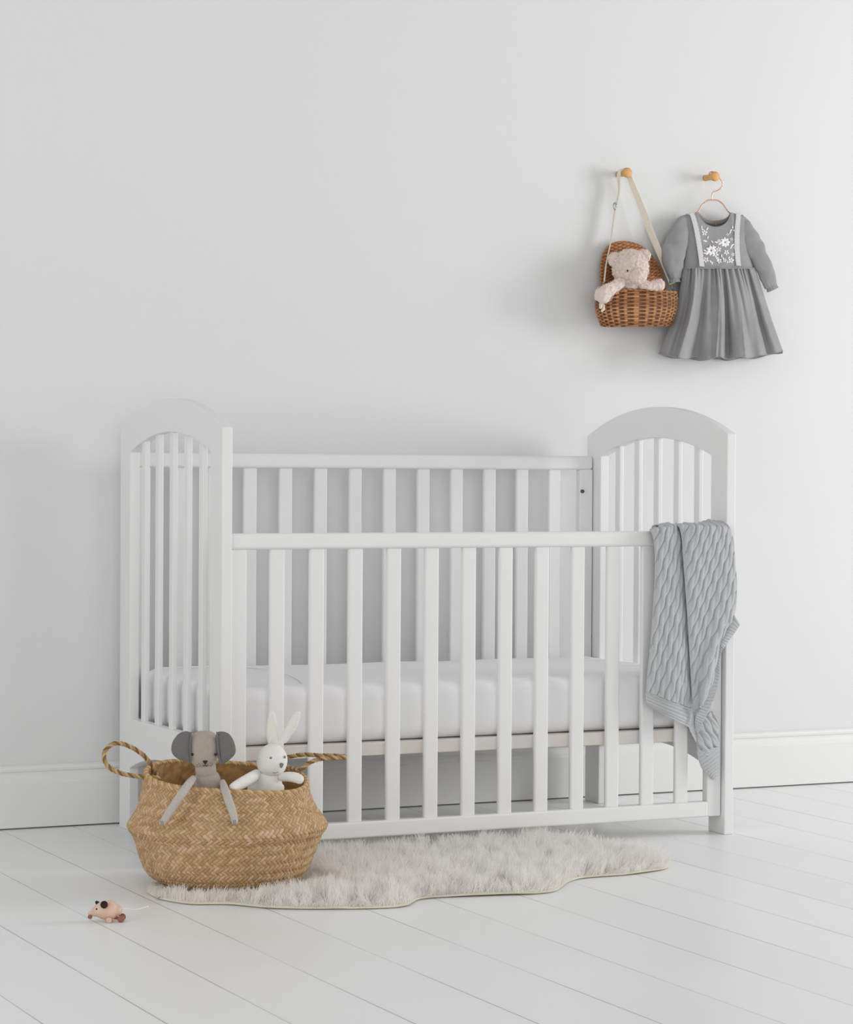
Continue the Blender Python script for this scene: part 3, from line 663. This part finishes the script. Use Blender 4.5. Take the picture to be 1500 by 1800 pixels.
spath = [wp(168, 895, .668), wp(183, 760, .678), wp(213, 600, .690), wp(240, 400, .693), wp(268, 270, .692), np.array([px-.0145, .690, pz-.008]), np.array([px-.010, .690, pz+.0065]), np.array([px, .690, pz+.0118]), np.array([px+.010, .690, pz+.0065]),
         np.array([px+.018, .690, pz-.012]), wp(432, 400, .690), wp(492, 560, .686), wp(560, 720, .680), wp(618, 860, .672), wp(636, 905, .668)]
wd = [(-.35, -.9, 0)]*3+[(-.25, -.95, 0)]*2+[(0, -1, 0)]*4+[(.35, -.9, 0)]+[(.7, -.7, .1)]*5
V, F = ribbon(spath, .0165, wd, n=140); st = mk('shoulder_strap', V, F, M['strap'], bag, smooth=False)
bq = wp(240, 368, .686)
mk('buckle', *join([tube([bq+np.array([.006*math.cos(a), .004*math.cos(a), .009*math.sin(a)]) for a in np.linspace(0, 2*math.pi, 24)], np.full(24, .0011), smoothpath=False, seg=8),
                    tube([bq+np.array([-.004, -.004, .006]), bq+np.array([.006, 0, -.002])], .0010, n=4, seg=8)]), M['metal'], st)
for e in (wp(166, 905, .664), wp(640, 930, .664)):
    mk('strap_ring', *tube([e+np.array([.005*math.cos(a), .003*math.cos(a), .007*math.sin(a)]) for a in np.linspace(0, 2*math.pi, 24)], np.full(24, .0009), smoothpath=False, seg=8), M['metal'], bag)
mk('strap_ring', *tube([wp(640, 925, .652), wp(662, 960, .645), wp(666, 1000, .642)], .0012, n=12, seg=8), M['metal'], bag)
mk('clasp_cord', *join([tube([wp(150, 1020, .628), wp(152, 1040, .622), wp(150, 1062, .616)], [.0030, .0045, .0035], n=10, seg=12), tube([wp(168, 1040, .622), wp(170, 1070, .616), wp(160, 1085, .616)], [.0030, .0036, .0028], n=10, seg=12)]), M['strap'], bag)

# ------------------------------------------------------------------ teddy in the bag
TY = .636
ted = thing('soft_toy_bear', tuple(wp(350, 1000, TY)), 'pale pink plush teddy bear peeking out of the wicker bag', 'soft toy')
u_ = .000400
def fz(V, F, amp=.0042, seed=0.0): return displace(V, F, 120, amp, seed, 2)
hax = np.array([[.90, -.43, 0], [.43, .90, 0], [0, 0, 1]])
V, F = ellipsoid(wp(350, 795, TY-.006), .0455, .040, .047, hax, nu=120, nv=80); mk('head', fz(V, F), F, M['teddy'], ted)
V, F = ellipsoid(wp(402, 850, TY-.042), .0225, .022, .0195, hax, nu=80, nv=50); mk('muzzle', fz(V, F, .0028, 3), F, M['teddy'], ted)
V, F = ellipsoid(wp(244, 735, TY+.006), .017, .008, .018, hax, nu=60, nv=40); mk('ear', fz(V, F, .0025, 5), F, M['teddy'], ted)
V, F = ellipsoid(wp(442, 712, TY+.002), .016, .008, .0175, hax, nu=60, nv=40); mk('ear', fz(V, F, .0025, 7), F, M['teddy'], ted)
V, F = tube([wp(345, 880, TY+.006), wp(340, 930, TY+.014), wp(345, 1000, TY+.02), wp(345, 1080, TY+.02)], [.036, .034, .026, .022], n=60, seg=60, flat=.8, up0=(0, 1, 0)); mk('torso', fz(V, F, .003, 9), F, M['teddy'], ted)
V, F = tube([wp(285, 895, TY-.018), wp(235, 925, TY-.034), wp(190, 955, TY-.044), wp(166, 978, TY-.047)], [.0125, .0135, .0175, .0205], n=70, seg=60); mk('arm', fz(V, F, .003, 11), F, M['teddy'], ted)
V, F = tube([wp(430, 905, TY-.018), wp(480, 915, TY-.026), wp(520, 912, TY-.028), wp(546, 908, TY-.028)], [.012, .0105, .0125, .0150], n=70, seg=60); mk('arm', fz(V, F, .0025, 13), F, M['teddy'], ted)
mk('eye', *ellipsoid(wp(334, 812, TY-.0485), .0024, .0018, .0027, hax, nu=20, nv=12), M['dark'], ted)
mk('eye', *ellipsoid(wp(436, 800, TY-.036), .0018, .0016, .0026, hax, nu=20, nv=12), M['dark'], ted)
mk('nose', *ellipsoid(wp(420, 838, TY-.0635), .0042, .0022, .0028, hax, nu=20, nv=12), M['teddy'], ted)
def fuzz(spec, n, ln):
    VV = []; FF = []
    for c, rx, ry, rz in spec:
        m_ = int(n*rx*rz/.002); d = rng.normal(size=(m_, 3)); d /= np.linalg.norm(d, axis=1)[:, None]; 
        p = np.asarray(c)+(d*[rx, ry, rz])@hax; nn = (d/[rx, ry, rz])@hax; nn /= np.linalg.norm(nn, axis=1)[:, None]
        t = p+nn*ln*rng.uniform(.6, 1.2, (m_, 1))+rng.normal(0, ln*.45, (m_, 3)); w = np.cross(nn, rng.normal(size=(m_, 3))); w /= np.linalg.norm(w, axis=1)[:, None]; w *= .0005
        mid = (p+t)/2+rng.normal(0, ln*.2, (m_, 3)); base = len(VV)*0+sum(len(x) for x in VV)
        V4 = np.stack([p-w, p+w, mid-w*.8, mid+w*.8, t], 1).reshape(-1, 3); i = np.arange(m_)[:, None]*5+base
        VV.append(V4); FF += (i+np.array([[0, 1, 3, 2]])).tolist()+(i+np.array([[2, 3, 4]])).tolist()
    return np.vstack(VV), FF
V, F = fuzz([(wp(350, 795, TY-.006), .0455, .040, .047), (wp(402, 850, TY-.042), .0225, .022, .0195), (wp(244, 735, TY+.006), .017, .008, .018), (wp(442, 712, TY+.002), .016, .008, .0175),
             (wp(178, 968, TY-.046), .022, .021, .022), (wp(232, 928, TY-.034), .018, .016, .016), (wp(540, 909, TY-.028), .016, .014, .0145), (wp(490, 914, TY-.026), .018, .011, .011)], 2600, .0026)
tag(mk('plush_fuzz', V, F, M['teddy'], ted), kind='stuff')

# ------------------------------------------------------------------ clothes hanger
HY = .685
hg = thing('clothes_hanger', tuple(wp(915, 320, HY)), 'rose gold wire clothes hanger hooked on the right wall peg', 'hanger')
e2 = pe2
hook = [np.array([e2[0]-.010, .686, e2[2]+.004]), np.array([e2[0]-.006, .685, e2[2]+.0115]), np.array([e2[0]+.004, .684, e2[2]+.0125]), np.array([e2[0]+.0125, .682, e2[2]+.006]), wp(986, 195, .684), wp(978, 228, .685), wp(955, 250, HY), wp(922, 262, HY), wp(911, 285, HY), wp(913, 318, HY)]
mk('hanger_hook', *tube(hook, .0016, n=80, seg=12), M['gold'], hg)
V1 = tube([wp(700, 470, HY), wp(760, 440, HY), wp(815, 395, HY), wp(845, 350, HY), wp(880, 322, HY), wp(915, 317, HY), wp(955, 322, HY), wp(992, 350, HY), wp(1022, 392, HY), wp(1070, 436, HY), wp(1130, 470, HY)], .0017, n=100, seg=12)
V2 = tube([wp(700, 470, HY), wp(800, 482, HY), wp(1020, 482, HY), wp(1130, 470, HY)], .0015, n=20, seg=10)
mk('hanger_frame', *join([V1]), M['gold'], hg)

# ------------------------------------------------------------------ dress
GY = .682
dress = thing('baby_dress', tuple(wp(970, 1440, GY)), 'grey linen baby dress with white flower embroidery hanging from the rose gold hanger', 'dress')
def nz(A, B, s, seed): return np.array([noise.noise(Vector((a*s, b*s, seed))) for a, b in zip(A.ravel(), B.ravel())]).reshape(A.shape)
def bodice(front):
    nu, nv = 150, 120; S = np.linspace(-1, 1, nu)[:, None]; Tt = np.linspace(0, 1, nv)[None]
    xs = np.array([-1, -.62, -.52, -.40, -.25, 0, .25, .40, .50, .62, 1])
    dip = 107 if front else 58
    xx = np.linspace(-1, 1, nu); top = 404+36*np.clip((np.abs(xx)-.56)/.44, 0, 1)+dip*np.clip(1-(xx/.53)**2, 0, 1)**.62; kk = np.hanning(9); kk /= kk.sum(); top = np.convolve(np.pad(top, 4, 'edge'), kk, 'valid')[:, None]
    wl = 712+0*Tt; 
    B = top+(800-top)*Tt
    # half width at each height
    Lx = np.interp(B, [400, 440, 500, 620, 720, 800], [722, 712, 712, 728, 722, 706]); Rx = np.interp(B, [400, 440, 500, 620, 720, 800], [1138, 1150, 1158, 1160, 1186, 1216])
    A = (Lx+Rx)/2+S*(Rx-Lx)/2
    dep = .024*np.sqrt(np.clip(1-np.abs(S)**2.4, 0, 1))*np.clip(.30+Tt*1.2+.3*(1-np.abs(S)), .3, 1)
    wr = .0035*nz(A, B, .011, 2.0 if front else 5.0)*np.clip(Tt*3, 0, 1)
    Y = GY-(dep+.001) + wr if front else GY+dep*.7+wr*.5
    Y = Y+0*A; return wpA(A, B, Y), (nu, nv)
P, (a_, b_) = bodice(True); Pf = P; mk('bodice_front', P.reshape(-1, 3), gridf(a_, b_), M['linen'], dress, solid=.0015)
P, (a_, b_) = bodice(False); mk('bodice_back', P.reshape(-1, 3), gridf(a_, b_), M['linen'], dress, solid=.0015)
# facing of the back neckline, a shade browner
mk('neck_facing', *tube([P[i, 0]+np.array([0, -.0015, -.006]) for i in range(36, 115, 6)], .0050, n=50, seg=12, flat=.35, up0=(0, 1, 0)), M['collar'], dress)
mk('button', *ellipsoid(wp(938, 488, GY+.006), .003, .0015, .003, nu=16, nv=10), M['collar'], dress)
mk('neck_binding', *tube([Pf[i, 0] for i in range(37, 114, 4)], .0016, n=70, seg=10), M['linen'], dress)
def skirt():
    nth, nv = 560, 150; th = np.linspace(0, 2*np.pi, nth, endpoint=False)[:, None]; t = np.linspace(0, 1, nv)[None]
    c = np.cos(th); s = np.sin(th)          # s<0 is the front
    Lx = np.interp(t, [0, .12, .35, .62, 1], [706, 698, 672, 628, 541]); Rx = np.interp(t, [0, .12, .35, .62, 1], [1216, 1240, 1285, 1335, 1416])
    front = s < 0
    hem = 1434-26*np.abs(c)**2.2-22*np.clip(c, 0, 1)**3-18*np.clip(-c, 0, 1)**3+ np.where(front, -26*np.cos(c*9.2+.6)**2*(1-np.abs(c)), 13+6*np.sin(c*14))
    B = 797+(hem-797)*t
    # folds: several gathers at the waist merging into wide soft pleats
    q = c*1.0
    w1 = q*11.5+.8+.8*t+.5*np.sin(q*5); g = .60*(1-2*np.abs(np.sin(w1/2))**.8)+.34*np.sin(q*21+2.1-.6*t+np.sin(q*7))+.22*np.sin(q*37+1)*(1-t)
    fine = np.sin(q*58+3*np.sin(q*9))*np.exp(-t*7)*.45
    amp = (.0070+.0275*t**.8)
    dep = (.022+.040*t**.8)*np.sqrt(np.clip(1-np.abs(c)**2.6, 0, 1))
    fold = amp*(g+fine)*np.clip((1-np.abs(c))*4, 0, 1)
    Y = np.where(front, GY-.006-dep-fold, GY+np.minimum(dep*.55, .030)+fold*.3)
    A = (Lx+Rx)/2+(Rx-Lx)/2*c+ (0*t+9*np.cos(q*11.5+.8+.8*t)*t*(1-np.abs(c)))*np.where(front, 1, 0)
    Y = Y+.003*nz(A+0*t, B, .009, 4.4)*t; Y = np.minimum(Y, .712)
    # hem turn
    return wpA(A+0*t, B, Y), (nth, nv)
P, (a_, b_) = skirt(); mk('skirt', P.reshape(-1, 3), gridf(a_, b_, cu=True), M['linen'], dress, solid=.0015)
hp = P[:, -1]; mk('hem', *tube(np.vstack([hp[::3], hp[:1]])+np.array([0, 0, .0015]), np.full(len(hp[::3])+1, .0013), smoothpath=False, seg=8), M['linen'], dress)
wpth = [wp(a, 797-0*a+2*math.sin(a*.3), GY-.006-.0245*math.sqrt(max(0, 1-abs((a-961)/255)**2.6))-.001) for a in range(708, 1215, 12)]
mk('waist_seam', *tube(wpth, .0014, n=90, seg=8), M['linen'], dress)
def sleeve(path, rads, seed, cuffr):
    V, F = tube(path, rads, n=110, seg=72, flat=.52, up0=(0, 1, 0), cap=False, disp=lambda s, a: 1+.05*np.sin(3*a+s*9+seed)*np.clip(s*3, 0, 1)+.06*np.sin(11*a+seed)*np.clip((s-.86)*7, 0, 1)+.035*np.sin(s*34+2*np.cos(a)+seed)*np.sin(np.pi*s))
    V = displace(V, F, 26, .0032, seed, 2); o = mk('sleeve', V, F, M['linen'], dress, solid=.0012)
    e = np.array(path[-1], float); d = e-np.array(path[-2], float); d /= np.linalg.norm(d)
    V, F = tube([e-d*.002, e+d*.0035, e+d*.010], [rads[-1]*.90, rads[-1]*.92, rads[-1]*1.02], n=16, seg=64, flat=.62, up0=(0, 1, 0), cap=False, disp=lambda s, a: 1+.05*np.sin(12*a))
    mk('cuff', V, F, M['linen'], o, solid=.0012)
sleeve([wp(748, 428, GY+.004), wp(712, 490, GY+.002), wp(676, 590, GY-.002), wp(648, 690, GY-.006), wp(640, 790, GY-.010), wp(650, 868, GY-.012)], [.006, .021, .031, .0345, .028, .015], .5, 1)
sleeve([wp(1112, 428, GY+.004), wp(1142, 500, GY+.002), wp(1184, 600, GY-.003), wp(1240, 710, GY-.008), wp(1292, 820, GY-.012), wp(1334, 925, GY-.014)], [.006, .020, .0265, .0245, .0235, .0165], 3.1, 1)
# lace strips on the bodice front
def surf(a, b):           # y of the bodice front under a drawing point
    d = (Pf[..., 0]-wp(a, b, GY-.02)[0])**2+(Pf[..., 2]-wp(a, b, GY-.02)[2])**2; i = np.argpartition(d.ravel(), 24)[:24]; return Pf[..., 1].ravel()[i].mean()
def on(a, b, o=.0015): return wp(a, b, surf(a, b)-o)
for pts in ([(768, 412), (782, 450), (800, 520), (818, 620), (832, 710), (840, 785)], [(1098, 408), (1094, 460), (1088, 520), (1086, 620), (1090, 710), (1098, 780)]):
    P_ = [on(a, b, .0038) for a, b in pts]; n = 120; C0 = catmull(P_, n); V = []
    for i, c0 in enumerate(C0):
        sc = .0010*abs(math.sin(i*.55))
        for w_ in (-.0068-sc, -.0045, -.0015, .0015, .0045, .0068+sc): V.append(c0+np.array([w_, -.0006*math.cos(w_*800), 0]))
    mk('lace_trim', V, gridf(n, 6), M['lace'], dress, solid=.0012)
# embroidery: petals and leaves as raised satin stitches
def petal(a, b, ang, L, w, o=.0016):
    c, s = math.cos(ang), math.sin(ang)
    pts = [(a+c*L*t, b+s*L*t) for t in (0, .5, 1)]
    return tube([on(x, y, o) for x, y in pts], [w*.45*.00042, w*.00042, w*.5*.00042], n=7, seg=8, flat=.45, up0=(0, 1, 0))
def flower(a, b, R_, n=5, rot=0.0):
    return [petal(a+.28*R_*math.cos(rot+i*2*math.pi/n), b+.28*R_*math.sin(rot+i*2*math.pi/n), rot+i*2*math.pi/n, R_*.58, R_*.27) for i in range(n)]
fl = [(905, 672, 38, 7), (1003, 615, 36, 8), (935, 700, 24, 5), (957, 664, 20, 5), (1012, 686, 21, 5), (858, 548, 22, 5), (868, 738, 22, 5), (1045, 742, 22, 5), (962, 745, 20, 5), (1000, 742, 15, 5), (1058, 700, 14, 5), (1020, 560, 12, 4), (922, 655, 20, 5), (960, 605, 14, 5), (1047, 592, 13, 4)]
parts = []
for i, (a, b, R_, n) in enumerate(fl): parts += flower(a, b, R_, n, i*.7)
lv = [(838, 500, 1.4, 16), (838, 522, .6, 14), (872, 530, -1.0, 20), (1056, 500, 1.5, 18), (1050, 525, 2.4, 14), (1062, 528, .6, 14), (1035, 555, -1.2, 20), (850, 604, .2, 26), (880, 590, -1.3, 18), (905, 604, .8, 20), (930, 612, .3, 22), (975, 622, 2.8, 20), (852, 668, .5, 24), (850, 690, .1, 22), (868, 700, -.3, 18),
      (1045, 640, -.5, 26), (1040, 660, -1.1, 24), (895, 742, .9, 20), (915, 752, 1.8, 18), (945, 735, .4, 16), (978, 700, 1.5, 20), (985, 722, .9, 16), (1035, 715, 2.2, 14), (1022, 745, 1.9, 16), (955, 720, 2.6, 18), (1068, 660, -1.5, 18)]
for a, b, an, L in lv: parts.append(petal(a, b, an, L, 5))
mk('embroidery', *join(parts), M['thread'], dress)

# ------------------------------------------------------------------ wooden mouse
MO = np.array([-.418, -.508, 0]); mu = 1/9690
def mp(a, b, d=0.0): return MO+RA*(a-470)*mu+FA*d+np.array([0, 0, (600-b)*mu*1.0-.12*d])
mouse = thing('toy_mouse', tuple(MO), 'small pale wooden toy mouse on wheels with dark round ears on the floor', 'toy')
V, F = tube([mp(215, 470), mp(260, 462), mp(340, 430), mp(430, 410), mp(540, 400), mp(640, 402), mp(710, 405)], [.0028, .0055, .0105, .0155, .0175, .0165, .0105], n=60, seg=36); mk('body', V, F, M['lightwood'], mouse)
mk('nose', *ellipsoid(mp(238, 520, -.004), .0042, .004, .004, AX, nu=20, nv=14), M['wheelwood'], mouse)
mk('nose', *ellipsoid(mp(238, 455, 0), .0042, .004, .003, AX, nu=20, nv=14), M['lightwood'], mouse)
mk('eye', *ellipsoid(mp(364, 380, -.0115), .0018, .0012, .0018, AX, nu=14, nv=10), M['dark'], mouse)
def disc(c, nrm, r, th_, m_, nm):
    c = np.array(c); nrm = np.array(nrm, float); nrm /= np.linalg.norm(nrm)
    V, F = tube([c-nrm*th_/2, c-nrm*th_/2*.6, c+nrm*th_/2*.6, c+nrm*th_/2], [r*.93, r, r, r*.93], smoothpath=False, seg=36, cap=False)
    F = list(F)+[tuple(range(36)), tuple(3*36+i for i in range(36))[::-1]]; return mk(nm, V, F, m_, mouse)
disc(mp(500, 298, -.0165), -FA*.9+RA*-.1+np.array([0, 0, .35]), .0068, .0022, M['earbrown'], 'ear')
disc(mp(372, 290, .004), -FA*.25+RA*.62+np.array([0, 0, .75]), .0066, .0022, M['earbrown'], 'ear')
for a, d, m_ in ((585, -.017, 'lightwood'), (585, .014, 'lightwood'), (790, -.010, 'wheelwood'), (790, .012, 'wheelwood')):
    r_ = .0052 if m_ == 'lightwood' else .0062
    c = MO+RA*(a-470)*mu+FA*d+np.array([0, 0, r_]); disc(c, -FA, r_, .006, M[m_], 'wheel')
mk('axle', *tube([MO+RA*(585-470)*mu-FA*.017+np.array([0, 0, .0055]), MO+RA*(585-470)*mu+FA*.014+np.array([0, 0, .0055])], .0015, n=4, seg=10), M['wheelwood'], mouse)
mk('axle', *tube([MO+RA*(790-470)*mu-FA*.010+np.array([0, 0, .0062]), MO+RA*(790-470)*mu+FA*.012+np.array([0, 0, .0062])], .0015, n=4, seg=10), M['wheelwood'], mouse)
mk('drawbar', *tube([mp(600, 530), mp(700, 540), MO+RA*(790-470)*mu+np.array([0, 0, .0062])], .0028, n=8, seg=12), M['wheelwood'], mouse)
mk('tail', *join([tube([mp(730, 395), mp(800, 372), mp(900, 382), mp(1000, 387), mp(1100, 380), mp(1180, 352), mp(1240, 335)], .0011, n=50, seg=10), ellipsoid(mp(1245, 338), .0021, .002, .002, AX, nu=14, nv=10)]), M['string'], mouse)
